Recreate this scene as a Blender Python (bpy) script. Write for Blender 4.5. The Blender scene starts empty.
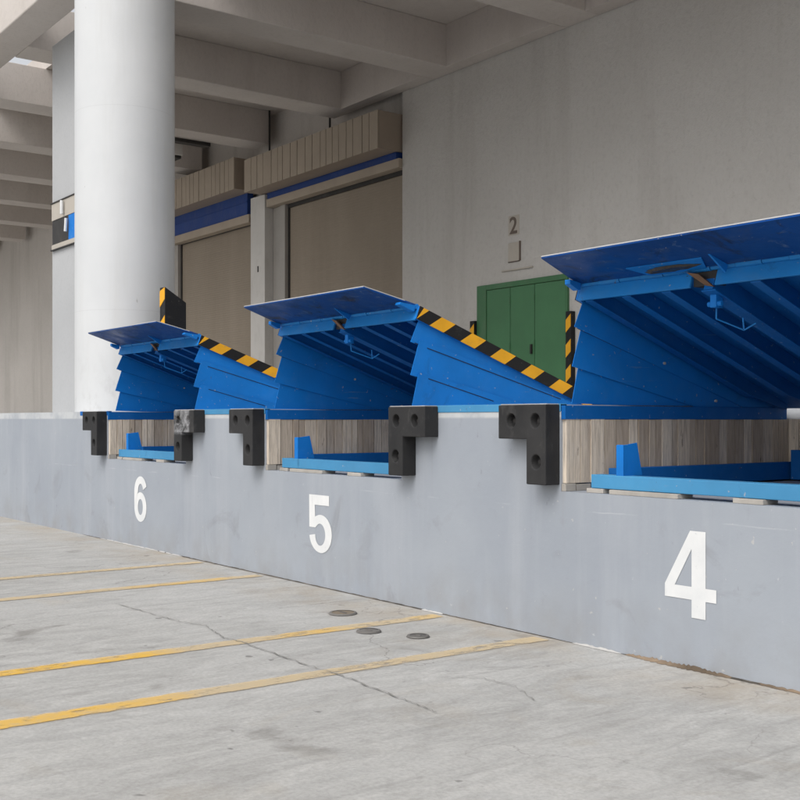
import bpy, bmesh, math, random
from mathutils import Vector
random.seed(7)
sc = bpy.context.scene
COL = sc.collection

# ------------------------------------------------------------------ camera, light, exposure
H = 1.40                                    # dock height
cam_d = bpy.data.cameras.new('camera'); cam = bpy.data.objects.new('camera', cam_d); COL.objects.link(cam)
cam.location = (0, -4.731, 1.3076)
cam.rotation_euler = (math.radians(90), 0, math.radians(53.3))
cam_d.sensor_width = 36; cam_d.lens = 1119/800*36; cam_d.shift_y = 0.025
cam_d.clip_start = 0.05; cam_d.clip_end = 3000
sc.camera = cam

SUN_EL, SUN_AZ = 50, 158                    # azimuth from +y, clockwise (veiled sun in front of the dock)
w = bpy.data.worlds.new('World'); sc.world = w; w.use_nodes = True
nt = w.node_tree; nt.nodes.clear()
out = nt.nodes.new('ShaderNodeOutputWorld'); bg = nt.nodes.new('ShaderNodeBackground')
sky = nt.nodes.new('ShaderNodeTexSky'); sky.sky_type = 'NISHITA'; sky.sun_disc = False
sky.sun_elevation = math.radians(SUN_EL); sky.sun_rotation = math.radians(SUN_AZ)
sky.air_density = 1.0; sky.dust_density = 4.0; sky.ozone_density = 1.0
hs = nt.nodes.new('ShaderNodeHueSaturation'); hs.inputs['Saturation'].default_value = 0.16
nt.links.new(sky.outputs[0], hs.inputs['Color']); nt.links.new(hs.outputs[0], bg.inputs['Color'])
bg.inputs['Strength'].default_value = 0.15
nt.links.new(bg.outputs[0], out.inputs[0])
sd = bpy.data.lights.new('sun', 'SUN'); sd.energy = 0.55; sd.angle = math.radians(35); sd.color = (1, .97, .93)
so = bpy.data.objects.new('sun', sd); COL.objects.link(so)
a, e = math.radians(SUN_AZ), math.radians(SUN_EL)
to_sun = Vector((math.sin(a)*math.cos(e), math.cos(a)*math.cos(e), math.sin(e)))
so.rotation_euler = to_sun.to_track_quat('Z', 'Y').to_euler(); so.location = (0, -20, 20)
sc.view_settings.view_transform = 'Standard'; sc.view_settings.look = 'None'
sc.view_settings.gamma = 1; sc.view_settings.use_curve_mapping = False
sc.view_settings.exposure = 0.42
sc.cycles.diffuse_bounces = 8; sc.cycles.max_bounces = 12

# ------------------------------------------------------------------ materials
class NT:
    def __init__(s, name):
        s.m = bpy.data.materials.new(name); s.m.use_nodes = True; s.t = s.m.node_tree
        s.b = s.t.nodes['Principled BSDF']; s.o = s.t.nodes['Material Output']
        tc = s.t.nodes.new('ShaderNodeTexCoord'); oi = s.t.nodes.new('ShaderNodeObjectInfo')
        ad = s.t.nodes.new('ShaderNodeVectorMath'); ad.operation = 'MULTIPLY_ADD'
        cb = s.t.nodes.new('ShaderNodeCombineXYZ')
        for i in range(3): s.t.links.new(oi.outputs['Random'], cb.inputs[i])
        s.t.links.new(cb.outputs[0], ad.inputs[0]); ad.inputs[1].default_value = (17, 31, 23)
        s.t.links.new(tc.outputs['Object'], ad.inputs[2]); s.co = ad.outputs[0]; s.raw = tc.outputs['Object']
    def L(s, a, b): s.t.links.new(a, b)
    def noise(s, scale, detail=4, stretch=(1,1,1), rough=.6, dist=0, src=None):
        mp = s.t.nodes.new('ShaderNodeMapping'); mp.inputs['Scale'].default_value = stretch
        s.L(src or s.co, mp.inputs[0]); n = s.t.nodes.new('ShaderNodeTexNoise')
        n.inputs['Scale'].default_value = scale; n.inputs['Detail'].default_value = detail
        n.inputs['Roughness'].default_value = rough; n.inputs['Distortion'].default_value = dist
        s.L(mp.outputs[0], n.inputs['Vector']); return n.outputs['Fac']
    def ramp(s, fac, lo, hi, a=0, b=1):
        r = s.t.nodes.new('ShaderNodeMapRange'); r.inputs[1].default_value = lo; r.inputs[2].default_value = hi
        r.inputs[3].default_value = a; r.inputs[4].default_value = b; s.L(fac, r.inputs[0]); return r.outputs[0]
    def mix(s, fac, a, b, mode='MIX'):
        m = s.t.nodes.new('ShaderNodeMix'); m.data_type = 'RGBA'; m.blend_type = mode
        if isinstance(fac, (int, float)): m.inputs[0].default_value = fac
        else: s.L(fac, m.inputs[0])
        for i, v in ((6, a), (7, b)):
            if isinstance(v, tuple): m.inputs[i].default_value = (*v[:3], 1)
            else: s.L(v, m.inputs[i])
        return m.outputs[2]
    def math(s, op, a, b=None):
        m = s.t.nodes.new('ShaderNodeMath'); m.operation = op
        for i, v in ((0, a), (1, b)):
            if v is None: continue
            if isinstance(v, (int, float)): m.inputs[i].default_value = v
            else: s.L(v, m.inputs[i])
        return m.outputs[0]
    def xyz(s, src=None):
        n = s.t.nodes.new('ShaderNodeSeparateXYZ'); s.L(src or s.raw, n.inputs[0]); return n.outputs
    def bump(s, h, strength=.3, dist=.01, prev=None):
        b = s.t.nodes.new('ShaderNodeBump'); b.inputs['Strength'].default_value = strength
        b.inputs['Distance'].default_value = dist; s.L(h, b.inputs['Height'])
        if prev: s.L(prev, b.inputs['Normal'])
        return b.outputs[0]
    def done(s, col, rough=.6, metal=0, normal=None, spec=.5):
        if isinstance(col, tuple): s.b.inputs['Base Color'].default_value = (*col, 1)
        else: s.L(col, s.b.inputs['Base Color'])
        if isinstance(rough, (int, float)): s.b.inputs['Roughness'].default_value = rough
        else: s.L(rough, s.b.inputs['Roughness'])
        s.b.inputs['Metallic'].default_value = metal
        s.b.inputs['Specular IOR Level'].default_value = spec
        if normal: s.L(normal, s.b.inputs['Normal'])
        return s.m

def mul(c, k): return tuple(x*k for x in c)

def mat_ground():
    n = NT('yard_concrete')
    c = n.mix(n.ramp(n.noise(.6, 6), .35, .65), (.35, .345, .33), (.44, .435, .42))
    streak = n.noise(2.2, 8, (2.2, .75, 1), .72, 1.4)
    c = n.mix(n.ramp(streak, .40, .64, 0, .75), c, (.50, .492, .47))
    streak2 = n.noise(1.3, 8, (2.4, .8, 1), .75, 1.8)
    c = n.mix(n.ramp(streak2, .50, .70, 0, .55), c, (.27, .262, .247))
    mott = n.noise(7, 8, (1.4, .9, 1), .8, .8); c = n.mix(n.ramp(mott, .50, .68, 0, .4), c, (.27, .262, .247))
    fine = n.noise(55, 5); c = n.mix(n.ramp(fine, .4, .75, 0, .35), c, (.22, .21, .2))
    st = n.noise(.9, 4, (1, 1, 1), .5, 2); c = n.mix(n.ramp(st, .6, .74, 0, .3), c, (.33, .28, .21))
    x, y, z = n.xyz()
    near = n.ramp(y, -.75, -.05, 0, 1)                      # dirt washed down the dock wall
    c = n.mix(n.math('MULTIPLY', near, n.ramp(n.noise(1.6, 5), .42, .66, 0, .7)), c, (.36, .30, .225))
    dots = n.ramp(n.noise(9, 2, (1, 1, 1), .4), .74, .78); c = n.mix(n.math('MULTIPLY', dots, .6), c, (.09, .085, .08))
    ty = n.noise(1.0, 5, (9, .25, 1), .6, .3)                 # rubber left by tyres backing in
    c = n.mix(n.math('MULTIPLY', n.ramp(ty, .54, .68, 0, .45), n.ramp(n.noise(.7, 3), .42, .6)), c, (.20,.195,.185))
    oil = n.ramp(n.noise(1.7, 5, (1,1,1), .55, .4), .64, .74, 0, .6); c = n.mix(oil, c, (.17,.16,.145))
    grit = n.ramp(n.noise(130, 3), .66, .74, 0, .6); c = n.mix(grit, c, (.15,.145,.135))
    pale = n.ramp(n.noise(3.1, 7, (2.5, .8, 1), .75, .8), .60, .72, 0, .6); c = n.mix(pale, c, (.57,.565,.545))
    v = n.t.nodes.new('ShaderNodeTexVoronoi'); v.feature = 'DISTANCE_TO_EDGE'; v.inputs['Scale'].default_value = .35
    dn = n.t.nodes.new('ShaderNodeTexNoise'); dn.inputs['Scale'].default_value = 1.3; dn.inputs['Detail'].default_value = 7
    vm = n.t.nodes.new('ShaderNodeVectorMath'); vm.operation = 'MULTIPLY_ADD'; n.L(n.co, dn.inputs['Vector'])
    n.L(dn.outputs['Color'], vm.inputs[0]); vm.inputs[1].default_value = (1.6,)*3; n.L(n.co, vm.inputs[2]); n.L(vm.outputs[0], v.inputs['Vector'])
    cr = n.ramp(v.outputs['Distance'], .0, .0035, 1, 0)
    cm = n.math('MULTIPLY', cr, n.ramp(n.noise(.8, 2), .45, .6, 0, .55))
    c = n.mix(cm, c, (.12, .11, .1))
    h = n.math('ADD', n.noise(30, 6), n.math('MULTIPLY', streak, 1.5))
    return n.done(c, n.ramp(fine, .3, .7, .75, .95), normal=n.bump(h, .35, .006), spec=.3)

def mat_line():
    n = NT('worn_yellow_paint')
    x, y, z = n.xyz()
    big = n.noise(.9, 3, (1, .55, 1)); tone = n.ramp(big, .5, .62)
    c = n.mix(tone, (.58, .46, .29), (.78, .47, .07))
    c = n.mix(n.ramp(n.noise(14, 5), .45, .75, 0, .5), c, (.47, .42, .33))
    wear = n.math('ADD', n.noise(11, 8, (2, .8, 1), .75), n.math('MULTIPLY', n.noise(1.2, 3), .55))
    edge = n.ramp(n.math('ABSOLUTE', x), .055, .082, 0, .4)
    al = n.ramp(n.math('SUBTRACT', wear, edge), .58, .74, .12, .85)
    n.done(c, .8, normal=n.bump(n.noise(40, 4), .3, .004), spec=.3)
    n.b.inputs['Alpha'].default_value = 1; n.L(al, n.b.inputs['Alpha'])
    return n.m

def mat_dock():
    n = NT('grey_blue_wall_paint')
    c = n.mix(n.ramp(n.noise(.9, 6), .35, .68), (.30, .325, .365), (.345, .37, .405))
    c = n.mix(n.ramp(n.noise(2.0, 6, (2.2, 1, .25), .6), .5, .75, 0, .4), c, (.43, .445, .475))
    c = n.mix(n.ramp(n.noise(6, 6), .64, .76, 0, .3), c, (.23, .24, .26))
    x, y, z = n.xyz()
    low = n.ramp(z, .0, .38, 1, 0)
    c = n.mix(n.math('MULTIPLY', low, n.ramp(n.noise(3.2, 7, (1, 1, .8)), .42, .7, 0, .75)), c, (.27, .27, .27))
    # pale rubbed lines left by trucks
    lz = n.math('ADD', z, n.math('MULTIPLY', n.noise(1.5, 4, (1, 1, 0)), .05))
    ln = n.ramp(n.math('ABSOLUTE', n.math('SUBTRACT', lz, .808)), .0015, .0045, 1, 0)
    c = n.mix(n.math('MULTIPLY', ln, n.ramp(n.noise(2.3, 5, (1, 1, 0)), .5, .62, 0, .4)), c, (.56, .57, .58))
    top = n.ramp(z, 1.315, 1.33)
    c = n.mix(n.math('MULTIPLY', top, n.ramp(n.noise(5, 4), .35, .55, .3, .8)), c, (.55, .56, .56))
    sp = n.ramp(n.noise(24, 3), .72, .76, 0, .45); c = n.mix(sp, c, (.55, .55, .55))
    c = n.mix(n.ramp(n.noise(10, 6, (1, 1, .55)), .70, .78, 0, .5), c, (.15, .15, .155))
    tyre = n.math('MULTIPLY', n.ramp(n.noise(1.3, 6, (1,1,1), .65, 1.5), .60, .70, 0, .4), n.ramp(z, .9, .6))
    c = n.mix(tyre, c, (.22,.225,.235))
    drip = n.math('MULTIPLY', n.ramp(n.noise(3.5, 5, (3, 1, .10), .6), .60, .72, 0, .4), n.ramp(z, .2, 1.2))
    c = n.mix(drip, c, (.25,.255,.26))
    chipf = n.ramp(n.noise(17, 5, (1,1,1), .55), .715, .73, 0, .75); c = n.mix(chipf, c, (.47,.46,.44))
    h = n.math('ADD', n.noise(3, 5), n.math('MULTIPLY', n.noise(60, 4), .12))
    return n.done(c, .62, normal=n.bump(h, .35, .012), spec=.35)

def mat_paint(name, col, var=.1, rough=.5, bscale=40, bst=.15, dirt=.2, dirtcol=(.2,.18,.15)):
    n = NT(name)
    c = n.mix(n.ramp(n.noise(1.7, 5), .3, .7), mul(col, 1-var), mul(col, 1+var))
    c = n.mix(n.ramp(n.noise(5, 7, (1, 1, .5)), .5, .8, 0, dirt), c, dirtcol)
    return n.done(c, rough, normal=n.bump(n.noise(bscale, 4), bst, .004))

def mat_blue(name='blue_machine_paint', col=(.007, .175, .57), dirt=.16, chip=.7):
    n = NT(name)
    c = n.mix(n.ramp(n.noise(1.5, 5), .3, .7), mul(col, .85), mul(col, 1.1))
    c = n.mix(n.ramp(n.noise(4, 8, (1, 1, 1), .7, .6), .5, .85, 0, dirt), c, (.12, .24, .40))
    ck = n.noise(34, 5, rough=.5)
    c = n.mix(n.ramp(ck, .69, .72, 0, chip), c, (.32, .36, .42))
    c = n.mix(n.ramp(n.noise(19, 6, rough=.6), .70, .73, 0, chip), c, (.045, .035, .03))
    sc_ = n.noise(5, 8, (1, .25, 7), .75, .3)                 # long scrapes
    c = n.mix(n.math('MULTIPLY', n.ramp(sc_, .62, .66, 0, .55), n.ramp(n.noise(1.9, 3), .5, .62)), c, (.16, .27, .42))
    c = n.mix(n.ramp(n.noise(2.3, 7, (1,1,1), .7, 1.2), .60, .76, 0, dirt*2.2), c, (.012, .035, .10))
    c = n.mix(n.ramp(n.noise(11, 7, (1,1,1), .6, .5), .70, .74, 0, .7), c, (.09, .05, .035))
    r = n.ramp(n.noise(7, 6), .3, .7, .42, .7)
    return n.done(c, r, normal=n.bump(n.noise(9, 5), .15, .008), spec=.22)

def mat_lip():
    n = NT('greasy_blue_steel')
    col = (.003, .055, .24)
    c = n.mix(n.ramp(n.noise(1.5, 5), .3, .7), mul(col, .8), mul(col, 1.15))
    c = n.mix(n.ramp(n.noise(2.6, 7, (1, 1.6, 1), .65, 1.2), .53, .74, 0, .6), c, (.06, .09, .16))
    c = n.mix(n.ramp(n.noise(3.3, 7, (1, 1, 1), .7, .8), .55, .66, 0, .85), c, (.012, .018, .035))
    c = n.mix(n.ramp(n.noise(4.1, 8, (1, 2, 1), .7, 1.5), .60, .68, 0, .6), c, (.13, .20, .32))
    c = n.mix(n.ramp(n.noise(30, 5), .69, .72, 0, .8), c, (.40, .38, .36))
    c = n.mix(n.ramp(n.noise(14, 6, (1, 1, 1), .6), .71, .74, 0, .8), c, (.09, .05, .03))
    return n.done(c, n.ramp(n.noise(4, 6), .35, .65, .38, .65), normal=n.bump(n.noise(9, 6), .25, .01), spec=.18)

def mat_wood():
    n = NT('weathered_boards')
    at = n.t.nodes.new('ShaderNodeAttribute'); at.attribute_name = 'tone'
    c = n.mix(at.outputs['Fac'], (.42, .34, .265), (.80, .70, .575))
    g = n.noise(9, 8, (6, 6, .45), .7, .4)
    c = n.mix(n.ramp(g, .42, .7, 0, .7), c, (.23, .185, .15))
    c = n.mix(n.ramp(n.noise(3, 5, (2, 2, .5)), .55, .75, 0, .5), c, (.52, .49, .45))
    c = n.mix(n.ramp(n.noise(16, 4, (1,1,.3)), .68, .74, 0, .7), c, (.10,.08,.065))
    return n.done(c, .85, normal=n.bump(g, .5, .004), spec=.2)

def mat_rubber(name, worn):
    n = NT(name)
    c = n.mix(n.ramp(n.noise(3, 6), .35, .7), (.014, .014, .015), (.035, .034, .034))
    c = n.mix(n.ramp(n.noise(8, 7, (1, 1, .6), .7), .56, .76, 0, .35), c, (.13, .125, .12))
    if worn:
        x, y, z = n.xyz()
        f = n.math('MULTIPLY', n.ramp(z, -.235, -.20), n.ramp(n.noise(9, 7, (1, 1, .8), .7, .6, src=n.raw), .40, .58, 0, .8))
        f = n.math('MULTIPLY', f, n.ramp(x, .30, .34, 1, 0))
        c = n.mix(f, c, (.34, .34, .35))
    return n.done(c, n.ramp(n.noise(6, 5), .3, .7, .55, .8), normal=n.bump(n.noise(25, 6), .35, .006), spec=.35)

def mat_render(name, c1, c2, coarse=26, bst=.7, stain=(.30,.28,.25), st=.5):
    n = NT(name)
    c = n.mix(n.ramp(n.noise(.45, 6), .35, .65), c1, c2)
    c = n.mix(n.ramp(n.noise(1.1, 7, (1.6, 1.6, .14), .65), .52, .78, 0, st), c, stain)
    g = n.noise(coarse, 7, (1, 1, .7), .7)
    c = n.mix(n.ramp(g, .5, .8, 0, .3), c, mul(stain, .7))
    return n.done(c, .92, normal=n.bump(g, bst, .02), spec=.2)

M = {}
M['ground'] = mat_ground(); M['line'] = mat_line(); M['dock'] = mat_dock()
def mat_number():
    n = NT('white_number_paint')
    c = n.mix(n.ramp(n.noise(5, 6), .35, .7), (.66,.67,.67), (.75,.75,.74))
    c = n.mix(n.ramp(n.noise(26, 7, rough=.7), .62, .72, 0, .6), c, (.42,.44,.47))
    c = n.mix(n.ramp(n.noise(9, 6, (2.5,1,.3)), .6, .75, 0, .4), c, (.45,.46,.47))
    return n.done(c, .65, normal=n.bump(n.noise(60, 4), .2, .003), spec=.3)
M['number'] = mat_number()
def mat_column():
    n = NT('white_column_paint'); x, y, z = n.xyz()
    c = n.mix(n.ramp(n.noise(.9, 6), .3, .7), (.575,.585,.59), (.64,.645,.645))
    c = n.mix(n.ramp(n.noise(2.2, 7, (1.5,1.5,.12), .65), .52, .75, 0, .35), c, (.50,.49,.46))
    low = n.ramp(z, .05, .9, 1, 0)
    c = n.mix(n.math('MULTIPLY', low, n.ramp(n.noise(7, 7, (1,1,.7), .7), .5, .7, 0, .4)), c, (.38,.37,.36))
    c = n.mix(n.ramp(n.noise(13, 6, (1,1,.5)), .72, .75, 0, .6), c, (.36,.35,.33))
    seam = n.ramp(n.math('ABSOLUTE', n.math('SUBTRACT', n.math('FRACT', n.math('MULTIPLY', z, .41)), .5)), .0, .003, 1, 0)
    c = n.mix(n.math('MULTIPLY', seam, .25), c, (.40,.40,.40))
    return n.done(c, .5, normal=n.bump(n.noise(2.5, 5, (1,1,.3)), .12, .02), spec=.35)
M['column'] = mat_column()
M['endwall'] = mat_render('pale_wall_render', (.40,.405,.41), (.45,.455,.46), 30, .15, (.35,.35,.36), .3)
M['wall'] = mat_render('rough_white_render', (.50,.48,.45), (.55,.53,.50), 15, .9, (.385,.36,.33), .5)
M['wall_upper'] = mat_render('cream_render', (.52,.49,.455), (.58,.545,.51), 30, .3)
M['concrete'] = mat_render('soffit_concrete', (.50,.455,.42), (.57,.525,.485), 20, .25, (.39,.35,.315), .45)
M['blue'] = mat_blue(); M['lip'] = mat_lip()
M['blue_light'] = mat_blue('faded_blue_frame_paint', (.065, .26, .47), .35, .8)
M['blue_mid'] = mat_blue('scuffed_blue_edge_paint', (.015, .20, .55), .4, .9)
M['blue_deep'] = mat_blue('deep_blue_frame_and_shade', (.004, .11, .38), .15, .6)  # dark frame blue; also paints in the shade under the deck
M['band'] = mat_paint('blue_header_paint', (.005,.04,.20), .08, .6, 20, .05, .15)
def mat_haz(name, col, worn):
    n = NT(name)
    c = n.mix(n.ramp(n.noise(4, 6), .35, .7), mul(col, .85), mul(col, 1.05))
    c = n.mix(n.ramp(n.noise(13, 7, (1,.4,1), .7), .58, .72, 0, .5), c, worn)
    c = n.mix(n.ramp(n.noise(30, 5), .69, .72, 0, .8), c, (.25,.22,.19))
    return n.done(c, .55, normal=n.bump(n.noise(30, 4), .12, .003), spec=.3)
M['yellow'] = mat_paint('hazard_yellow', (.85, .42, .02), .06, .5, 30, .1, .2, (.25,.15,.05))
M['black'] = mat_paint('hazard_black', (.012, .012, .013), .2, .45, 30, .1, .15, (.08,.075,.07))
M['yellow'] = mat_haz('hazard_yellow', (.82,.40,.02), (.38,.22,.07)); M['black'] = mat_haz('hazard_black', (.013,.013,.014), (.07,.066,.06))
M['wood'] = mat_wood()
M['rubber'] = mat_rubber('black_rubber', False); M['rubber_worn'] = mat_rubber('scuffed_rubber', True)
M['dark'] = mat_paint('dark_steel', (.02,.018,.017), .2, .6)
M['cover_brown'] = mat_paint('worn_brown_iron', (.17,.135,.095), .3, .8, 40, .8, .7, (.06,.055,.05))
M['cover_grey'] = mat_paint('worn_grey_iron', (.14,.13,.12), .3, .8, 40, .8, .7, (.24,.235,.22))
M['joint'] = mat_paint('joint_grime', (.07,.062,.052), .4, .9, 40, .8, .8, (.22,.19,.155))
M['seam'] = mat_paint('dark_blue_gap_shade', (.003,.02,.07), .1, .8)  # painted shadow for the gaps between toe guard leaves
M['grease'] = mat_paint('black_grease', (.018,.016,.02), .3, .35, 50, .9, .5, (.07,.065,.07))
M['rust'] = mat_paint('rusty_steel', (.16,.085,.045), .3, .7, 30, .4, .6, (.03,.02,.015))
M['steel'] = mat_paint('bright_steel', (.42,.42,.42), .1, .4)
M['packer'] = mat_paint('grey_packer_timber', (.40,.37,.33), .15, .9, 30, .5, .5)
M['fascia'] = mat_paint('beige_housing_sheet', (.36,.30,.235), .07, .6, 30, .08, .2, (.28,.23,.19))
M['fascia_dark'] = mat_paint('beige_housing_end', (.28,.225,.175), .06, .65, 30, .08, .2)
M['jamb'] = mat_paint('grey_jamb_paint', (.33,.31,.285), .06, .6)
M['pillar'] = mat_paint('pillar_paint', (.56,.54,.51), .05, .7, 25, .3)
def mat_curtain():
    n = NT('brown_shutter_curtain'); x, y, z = n.xyz()
    c = n.mix(n.ramp(n.noise(1.2, 6, (1, 1, .3)), .3, .7), (.25, .207, .158), (.29, .243, .188))
    g = n.noise(30, 5, (.3, 1, 2.5)); c = n.mix(n.ramp(g, .45, .75, 0, .35), c, (.20, .163, .125))
    c = n.mix(n.ramp(n.noise(.9, 5, (2.2, 1, .2)), .5, .72, 0, .35), c, (.33, .275, .215))
    wv = n.math('SINE', n.math('MULTIPLY', z, 120.0))
    return n.done(c, .65, normal=n.bump(wv, .25, .004), spec=.3)
M['curtain'] = mat_curtain()
M['green'] = mat_paint('green_door_paint', (.055,.17,.075), .08, .55, 25, .08, .15, (.05,.09,.05))
M['green_frame'] = mat_paint('green_frame_paint', (.045,.145,.06), .08, .5)
M['plaque'] = mat_paint('pale_plaque', (.44,.40,.345), .04, .6)
M['caulk'] = mat_paint('old_white_sealant', (.47,.46,.44), .1, .8, 30, .6, .4, (.3,.27,.22))
M['dirt'] = mat_paint('brown_silt', (.21,.155,.105), .5, .95, 35, 1, .8, (.08,.06,.045))
M['crackfill'] = mat_paint('crack_shadow', (.25,.24,.22), .35, .95, 30, .5, .5, (.1,.09,.08))
M['bounce_floor'] = mat_render('pale_bounce_floor', (.46,.45,.43), (.52,.51,.49), 20, .2, (.38,.37,.35))
M['ink'] = mat_paint('dark_brown_ink', (.13,.10,.08), .1, .7)

# ------------------------------------------------------------------ mesh helpers
class MB:
    def __init__(s): s.v = []; s.f = []; s.m = []; s.t = []
    def poly(s, pts, faces, mi=0, tone=0):
        b = len(s.v); s.v += [tuple(p) for p in pts]
        for f in faces: s.f.append([b+i for i in f]); s.m.append(mi); s.t.append(tone)
        return s
    def box(s, x0, x1, y0, y1, z0, z1, mi=0, tone=0):
        p = [(x,y,z) for z in (z0,z1) for y in (y0,y1) for x in (x0,x1)]
        return s.poly(p, [(0,2,3,1),(4,5,7,6),(0,1,5,4),(2,6,7,3),(0,4,6,2),(1,3,7,5)], mi, tone)
    def prism(s, prof, axis, a, b, mi=0):
        """prof: 2D outline; axis 'x' -> (y,z) extruded in x; 'y' -> (x,z); 'z' -> (x,y)"""
        def P(u, v, w): return {'x': (w,u,v), 'y': (u,w,v), 'z': (u,v,w)}[axis]
        n = len(prof); pts = [P(u,v,a) for u,v in prof] + [P(u,v,b) for u,v in prof]
        fs = [tuple(range(n)), tuple(range(2*n-1, n-1, -1))] + [(i, n+i, n+(i+1)%n, (i+1)%n) for i in range(n)]
        return s.poly(pts, fs, mi)
    def tube(s, p0, p1, r, n=12, r1=None, mi=0):
        p0, p1 = Vector(p0), Vector(p1); d = (p1-p0).normalized(); r1 = r if r1 is None else r1
        u = d.orthogonal().normalized(); v = d.cross(u)
        pts = [p0+(u*math.cos(t)+v*math.sin(t))*r for t in [2*math.pi*i/n for i in range(n)]]
        pts += [p1+(u*math.cos(t)+v*math.sin(t))*r1 for t in [2*math.pi*i/n for i in range(n)]]
        return s.poly(pts, [tuple(range(n-1,-1,-1)), tuple(range(n,2*n))] + [(i,(i+1)%n,n+(i+1)%n,n+i) for i in range(n)], mi)
    def build(s, name, mats, parent=None, bevel=0, smooth=False, seg=2):
        me = bpy.data.meshes.new(name); me.from_pydata(s.v, [], s.f)
        for m in (mats if isinstance(mats, (list, tuple)) else [mats]): me.materials.append(m)
        for p, mi in zip(me.polygons, s.m): p.material_index = mi
        if any(s.t):
            at = me.attributes.new('tone', 'FLOAT', 'FACE')
            for i, t in enumerate(s.t): at.data[i].value = t
        bm = bmesh.new(); bm.from_mesh(me); bmesh.ops.recalc_face_normals(bm, faces=bm.faces); bm.to_mesh(me); bm.free()
        o = bpy.data.objects.new(name, me); COL.objects.link(o)
        if parent: o.parent = parent
        if bevel:
            b = o.modifiers.new('bevel', 'BEVEL'); b.width = bevel; b.segments = seg; b.limit_method = 'ANGLE'; b.angle_limit = math.radians(40)
        if smooth:
            for p in me.polygons: p.use_smooth = True
            o.modifiers.new('ws', 'EDGE_SPLIT').split_angle = math.radians(35)
        return o
def tag(o, label=None, cat=None, group=None, kind=None):
    if label: o['label'] = label
    if cat: o['category'] = cat
    if group: o['group'] = group
    if kind: o['kind'] = kind
    return o
def thing(name, loc, label, cat, group=None):
    o = bpy.data.objects.new(name, None); COL.objects.link(o); o.location = loc; o.empty_display_size = .2
    bpy.context.view_layer.update()
    return tag(o, label, cat, group)
def copy_tree(o, parent=None):
    c = o.copy(); COL.objects.link(c)
    if parent: c.parent = parent
    for ch in [k for k in bpy.data.objects if k.parent == o]: copy_tree(ch, c)
    return c

# ------------------------------------------------------------------ the setting
g = MB()
# ground: one sheet, finer near the dock, very slightly uneven
g.poly([(-400,-400,0),(400,-400,0),(400,60,0),(-400,60,0)], [(0,1,2,3)])
tag(g.build('ground', M['ground']), kind='structure')

def strip(name, pts, wd, z, mat, jit=.0):
    m = MB(); L = []; R_ = []
    for i, p in enumerate(pts):
        q0 = Vector(pts[max(0,i-1)]); q1 = Vector(pts[min(len(pts)-1,i+1)]); d = (q1-q0).normalized(); nrm = Vector((-d.y, d.x))
        ww = wd*(1+random.uniform(-jit, jit))
        L.append((p[0]+nrm.x*ww/2, p[1]+nrm.y*ww/2, z)); R_.append((p[0]-nrm.x*ww/2, p[1]-nrm.y*ww/2, z))
    n = len(pts); m.poly(L+R_, [(i, i+1, n+i+1, n+i) for i in range(n-1)])
    return tag(m.build(name, mat), kind='structure')
# painted bay lines, running straight out from the dock
for i, (x, y1) in enumerate(((-4.86,-.06), (-5.84,-.06), (-8.24,-.06), (-9.33,-.06))):
    m = MB(); m.poly([(-.08,-9,0),(.08,-9,0),(.08,y1,0),(-.08,y1,0)], [(0,1,2,3)])
    o = m.build('bay_line', M['line']); o.location = (x, 0, .004); tag(o, kind='structure')
def rough_path(pts, n=10, j=.02):
    r = []
    for (x0,y0),(x1,y1) in zip(pts, pts[1:]):
        for k in range(n):
            t = k/n; r.append((x0+(x1-x0)*t+random.uniform(-j,j), y0+(y1-y0)*t+random.uniform(-j,j)))
    r.append(pts[-1]); return r
strip('ground_crack', rough_path([(-7.6,-1.6),(-6.85,-1.56),(-6.66,-1.55),(-6.43,-1.48),(-6.02,-1.575),(-5.81,-1.55),(-5.16,-1.57),(-4.71,-1.565),(-4.2,-1.6),(-3.9,-1.62)], 12, .009), .006, .008, M['crackfill'], .8)
strip('ground_crack', rough_path([(-4.45,-1.2),(-4.3,-1.02),(-4.05,-1.0),(-3.8,-1.12)], 9, .012), .004, .008, M['crackfill'], .7)
# joint at the foot of the dock: dark gap, sealant and silt
def joint(name, x0, x1, wd, mat, hgt=.012, z=.0, seg=.05):
    m = MB(); n = int((x1-x0)/seg); top = []; 
    for i in range(n+1):
        x = x0+(x1-x0)*i/n; k = max(0.0, math.sin(math.pi*i/n))**.35
        ww = wd*k*random.uniform(.45, 1.25)+.004; hh = hgt*k*random.uniform(.5,1.3)+.002
        top.append(((x,-.001,hh+z),(x,-ww*.5,hh*.8+z),(x,-ww,.002+z)))
    pts = [p for t in top for p in t]
    m.poly(pts, [(3*i+j,3*i+3+j,3*i+4+j,3*i+1+j) for i in range(n) for j in (0,1)])
    return tag(m.build(name, mat, smooth=True), kind='structure')
joint('wall_joint', -12.4, -4.62, .007, M['joint'], .006)
joint('sealant_bead', -11.9, -9.7, .012, M['caulk'], .008)
joint('sealant_bead', -6.12, -5.85, .014, M['caulk'], .008, seg=.02)
joint('sealant_bead', -4.66, -4.27, .014, M['caulk'], .009, seg=.02)
joint('silt_patch', -4.25, -3.52, .028, M['dirt'], .018, seg=.015)
joint('silt_patch', -3.50, -2.3, .016, M['dirt'], .010, seg=.015)
joint('wall_joint', -4.28, 6, .012, M['joint'], .009, .001)

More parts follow.
